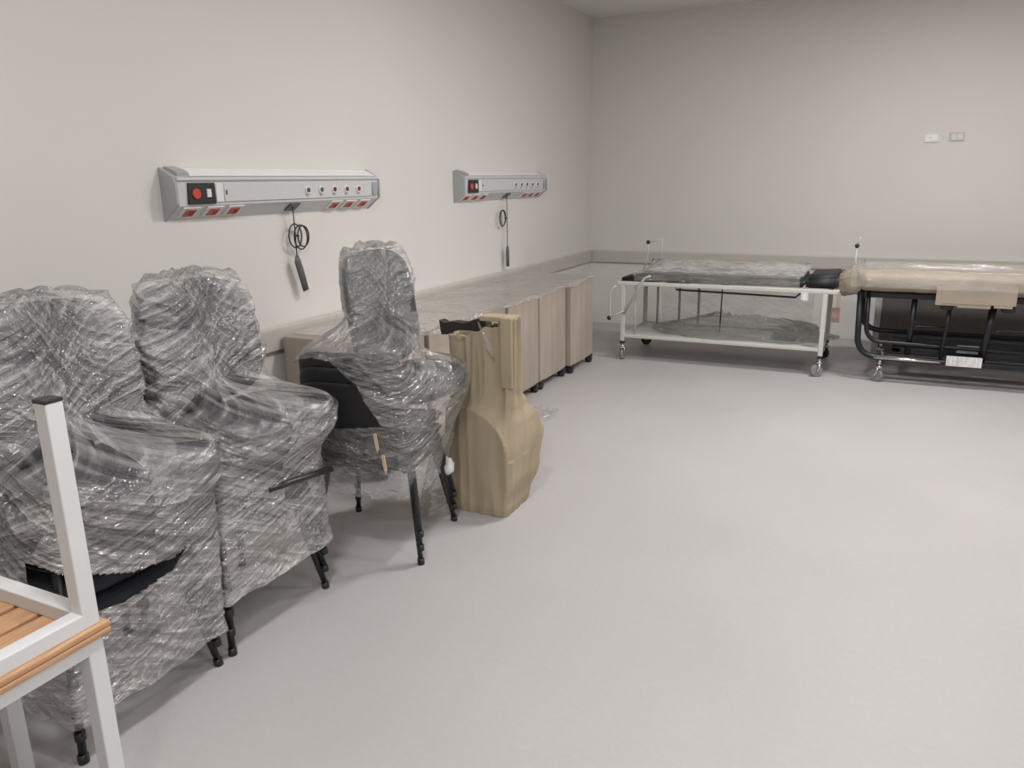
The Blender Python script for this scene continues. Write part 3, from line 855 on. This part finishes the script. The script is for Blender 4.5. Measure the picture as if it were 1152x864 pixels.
    b = new_bm(); box(b, (x1 - .44, -.12, .237), (x1 - .24, .10, .275), .008); obj('pedal_box', b, 'dark_grey', t)
    b = new_bm(); box(b, (x1 - .19, y0 - .024, .645), (x1 - .13, y0 - .020, .715), .001); obj('paper_tag', b, 'label_white', t)
    b = new_bm(); box(b, (x1 + .045, y0 + .30, .42), (x1 + .11, y0 + .303, .55), .001); obj('hanging_tag', b, 'pink', t, 'pinkish tag')
    return t
tr = trolley()
def tfilm(u, v):
    x = -2.12 + u * 1.50; s = -.335 + v * .90
    n = noise.noise(Vector((u * 9, v * 6, 7))) * .018 + (1 - abs(noise.noise(Vector((u * 16, v * 9, 2)))) * 3) * .007
    hump = .040 * max(0, min(1, (s + .26) / .25)) * min(1, u * 12, (1 - u) * 12)
    if s < .36: return (x, 7.22 + s, .836 + n * (.3 if s < -.3 else 1) + hump - .05 * max(0, 1 - u * 10))
    return (x + n, 7.22 + .372 + abs(n) * .5, .885 - (s - .36) * .8)
sheet('plastic_sheet', tfilm, 150, 90, 'film_dense', 'clear wrinkled plastic over the black trolley mattress', 'plastic wrap', uvs=(2.4, 1.5))
def t2film(u, v):
    x = -2.08 + u * 1.44; n = noise.noise(Vector((u * 12, v * 3, 9))) * .007 + (1 - abs(noise.noise(Vector((u * 22, v * 5, 3)))) * 3) * .004
    d = v * .20
    if d < .10: return (x, 7.00 - d, .826 + n)
    return (x, 6.876 - abs(n), .822 - (d - .10) * .75)
sheet('plastic_sheet', t2film, 150, 30, 'film_clearer', 'clear plastic folded down over the front edge of the trolley mattress', 'plastic wrap', uvs=(2.4, .5))
def scrapf(u, v):
    return (-2.16 + (u - .5) * .20 + .02 * math.sin(v * 5), 4.92 + (v - .5) * .30, .006 + .028 * abs(noise.noise(Vector((u * 4, v * 4, 8)))) * 2)
sheet('plastic_scrap', scrapf, 30, 30, 'film_thin', 'small crumpled clear plastic scrap on the floor beside the cartons', 'plastic scrap', uvs=(.3, .3))
def ufilm(u, v):
    a = u * 2 * PI; z = .243 + v * (.14 + .10 * noise.noise(Vector((math.cos(a) * 1.6, math.sin(a) * 1.6, 5))))
    R = (.24 + .05 * noise.noise(Vector((math.cos(a) * 2, math.sin(a) * 2, v * 3)))) * (1.2 - .5 * v * v)
    cr = (1 - abs(noise.noise(Vector((a * 7, v * 2, 1)))) * 3) * .022
    return (-1.16 + math.cos(a) * (R * 2.7 + cr), 7.20 + math.sin(a) * (R * .9 + cr), max(.243, z + cr * .6))
sheet('plastic_sheet', ufilm, 260, 40, 'film_glint', 'loose clear plastic bunched under the white trolley on its lower shelf', 'plastic wrap', uvs=(4, 1))

def hfilm(u, v):
    x = -1.98 + u * 1.42; z = .685 - v * .44
    return (x, 7.50 + .03 * math.sin(u * 22 + v * 2) + .03 * noise.noise(Vector((u * 10, v * 3, 6))), z)
sheet('plastic_sheet', hfilm, 140, 40, 'film_thin', 'thin clear plastic curtain hanging at the back under the white trolley', 'plastic wrap', uvs=(2, .6))

# ------------------------------------------------------------------ black hospital bed with kraft wrapped top
def bed():
    t = thing('hospital_bed', 'black-framed wheeled bed with kraft-paper wrapped top at right of the far wall', 'bed', (.90, 7.22, 0))
    ox = -.90  # local shift helper: world x -> local
    def W(x): return x + ox
    y0, y1 = -.37, .37
    # side loops: vertical tube bending into the low rail
    for y, xo, zb in ((y0, 0, .205), (y1, .0, .30)):
        b = new_bm()
        tube(b, rnd([(W(-.165 + xo), y, .74), (W(-.15 + xo), y, zb), (W(2.0), y, zb)], .17, 10), .024, 12)
        obj('side_tube', b, 'navy_metal', t)
    b = new_bm()
    tube(b, rnd([(W(-.105), y0 + .03, .74), (W(-.095), y0 + .03, .33), (W(2.0), y0 + .03, .30)], .13, 8), .018, 12); obj('inner_tube', b, 'navy_metal', t)
    b = new_bm(); tube(b, [(W(-.02), y0 - .028, .208), (W(.46), y0 - .028, .208)], .012, 10); obj('chrome_bar', b, 'chrome', t, 'chrome bar')
    b = new_bm(); box(b, (W(-.15), y0 + .02, .69), (W(2.0), y1 - .02, .74), .01); obj('bed_deck', b, 'navy_metal', t)
    b = new_bm()
    box(b, (W(.10), -.30, .225), (W(1.95), -.20, .300), .012); box(b, (W(.10), .16, .225), (W(1.95), .26, .300), .012)
    box(b, (W(.10), -.30, .24), (W(.18), .26, .29), .01); box(b, (W(1.86), -.30, .24), (W(1.95), .26, .29), .01)
    obj('base_frame', b, 'navy_metal', t)
    for (xa, xb, y, r) in ((.235, .225, y0 + .06, .022), (1.60, 1.62, y0 + .06, .022), (.775, .745, y0 + .02, .026), (.485, .46, y0 - .005, .014)):
        b = new_bm(); tube(b, [(W(xa), y, .70), (W(xb), y, .23)], r, 12); obj('upright', b, 'navy_metal', t)
    for (xa, xb) in ((.24, .48), (.80, 1.60)):
        b = new_bm(); tube(b, rnd([(W(xa), y0 + .05, .44), (W(xa + .03), y0 + .05, .475), (W(xb), y0 + .03, .475)], .03), .009, 8); obj('cross_rod', b, 'black_metal', t)
    for xa in (.46, .87):
        b = new_bm(); box(b, (W(xa - .045), y0 - .03, .625), (W(xa + .045), y0 + .05, .695), .014, 3); obj('motor_box', b, 'black_plastic', t)
    b = new_bm(); box(b, (W(.50), y0 - .033, .185), (W(.745), y0 - .025, .265), .002); obj('label', b, 'label_white', t, 'creased white label sheet')
    b = new_bm(); box(b, (W(.57), -.306, .275), (W(.72), -.300, .335), .002); obj('label', b, 'label_white', t, 'smaller greyish label sheet')
    for (x, y, a) in ((.03, y0, 2.6), (1.8, y0, 2.4), (.03, y1, .5), (1.8, y1, .4)):
        fork_caster(t, W(x), y, .055, .20, 'caster_grey', 'chrome', a)
    # mattress wrapped in kraft
    def wrap(u, v):
        return None
    bm = new_bm()
    n = 90; prof = []
    for k in range(36):
        a = 2 * PI * k / 36; e = .42
        prof.append((.455 * math.copysign(abs(math.cos(a)) ** e, math.cos(a)), .098 * math.copysign(abs(math.sin(a)) ** .7, math.sin(a))))
    rings = []
    for i in range(n + 1):
        u = i / n; x = W(-.20 + 2.2 * u); s = 1 if u > .03 else .86 + .14 * (u / .03)
        rings.append([bm.verts.new((x, p[0] * s - .02, .835 + p[1] * s * (1 + .05 * noise.noise(Vector((u * 8, p[0] * 4, 1)))) + .004 * noise.noise(Vector((u * 30, p[0] * 9, p[1] * 9))))) for p in prof])
    for A, B in zip(rings, rings[1:]):
        for k in range(36):
            f = bm.faces.new([A[k], A[(k + 1) % 36], B[(k + 1) % 36], B[k]]); f.smooth = True
    bm.faces.new(rings[0]); bm.faces.new(rings[-1])
    w = obj('wrapped_mattress', bm, 'kraft_light', t, 'mattress wrapped in light kraft paper')
    b = new_bm()
    box(b, (W(.37), -.484, .675), (W(.52), -.480, .82), .001); box(b, (W(.41), -.487, .690), (W(.90), -.483, .860), .001)
    box(b, (W(.52), -.483, .662), (W(.74), -.479, .80), .001); box(b, (W(.76), -.485, .670), (W(.88), -.481, .80), .001)
    obj('overlap_patch', b, 'kraft_light', w)
    # gathered paper end at left
    bm = new_bm(); rings = []
    for i in range(15):
        u = i / 14; x = W(-.17 - .19 * u); s = 1 - .45 * u ** 1.5
        rings.append([bm.verts.new((x + .02 * noise.noise(Vector((u * 3, k, 2))), (p[0] * s * .9) - .04 * u, .825 - .075 * u + p[1] * s * 1.25 * (1 + .25 * noise.noise(Vector((k * .9, u * 4, 4)))))) for k, p in enumerate(prof)])
    for A, B in zip(rings, rings[1:]):
        for k in range(36):
            f = bm.faces.new([A[k], A[(k + 1) % 36], B[(k + 1) % 36], B[k]]); f.smooth = False
    bm.faces.new(rings[-1])
    box(bm, (W(-.335), -.40, .60), (W(-.31), -.385, .72), .004)
    obj('gathered_paper_end', bm, 'kraft_light', w)
    return t
bed()
def bfilm(u, v):
    x = -.24 + u * 1.25; s = (v) * .62
    n = noise.noise(Vector((u * 9, v * 6, 17))) * .010 + noise.noise(Vector((u * 30, v * 14, 12))) * .003
    if s < .42: return (x, 7.20 - s, .947 + n)
    a = (s - .42) / .20
    return (x, 7.20 - .42 - .055 - .05 * min(1, a) + n, .930 - .13 * a)
sheet('plastic_sheet', bfilm, 90, 50, 'film_thin', 'clear shiny film over the kraft-wrapped bed top', 'plastic wrap', uvs=(2, 1))

# panel leaning at the wall behind the bed
t = thing('leaning_panel', 'large dark grey board with pale edge standing behind the black bed', 'board', (.9, 7.95, 0))
b = new_bm(); box(b, (-.90, .0, .01), (1.1, .035, .80), .002); obj('board', b, 'panel_dark', t)
b = new_bm(); box(b, (-.955, -.004, .0), (-.90, .039, .81), .004); obj('edge_strip', b, 'pale_metal', t, 'pale edge strip')

# ------------------------------------------------------------------ lights
def area(name, loc, size, power, color=(1, .96, .92), spread=PI, rot=(0, 0, 0), sy=None):
    l = bpy.data.lights.new(name, 'AREA'); l.shape = 'RECTANGLE'; l.size = size; l.size_y = sy or size
    l.energy = power; l.color = color; l.spread = spread
    o = bpy.data.objects.new(name, l); col.objects.link(o); o.location = loc; o.rotation_euler = rot
    return o
for (x, y, p) in ((-.9, .9, 52), (1.9, 1.2, 34), (-.8, 4.2, 50), (1.9, 4.0, 44), (.5, 6.0, 76), (.4, -1.6, 36)):
    area('ceiling_lamp', (x, y, H - .02), .34, p, color=(1, .975, .955), spread=PI)
w = bpy.data.worlds.new('World'); scn.world = w; w.use_nodes = True
w.node_tree.nodes['Background'].inputs[0].default_value = (.8, .8, .8, 1); w.node_tree.nodes['Background'].inputs[1].default_value = .02

# ------------------------------------------------------------------ camera
cam = bpy.data.cameras.new('camera'); co = bpy.data.objects.new('camera', cam); col.objects.link(co)
cam.sensor_width = 36; cam.sensor_fit = 'HORIZONTAL'; cam.lens = 865 / 1152 * 36
R = Matrix(((.90071531, -.09803179, .4232041), (.43416011, .23617506, -.86932522), (-.01472875, .96675287, .25528798)))
co.matrix_world = Matrix.Translation((0, 0, 1.65)) @ R.to_4x4()
cam.clip_start = .05
scn.camera = co
scn.view_settings.view_transform = 'Standard'; scn.view_settings.look = 'None'
scn.view_settings.exposure = -.05; scn.view_settings.gamma = 1
scn.view_settings.use_curve_mapping = False
scn.cycles.transparent_max_bounces = 20
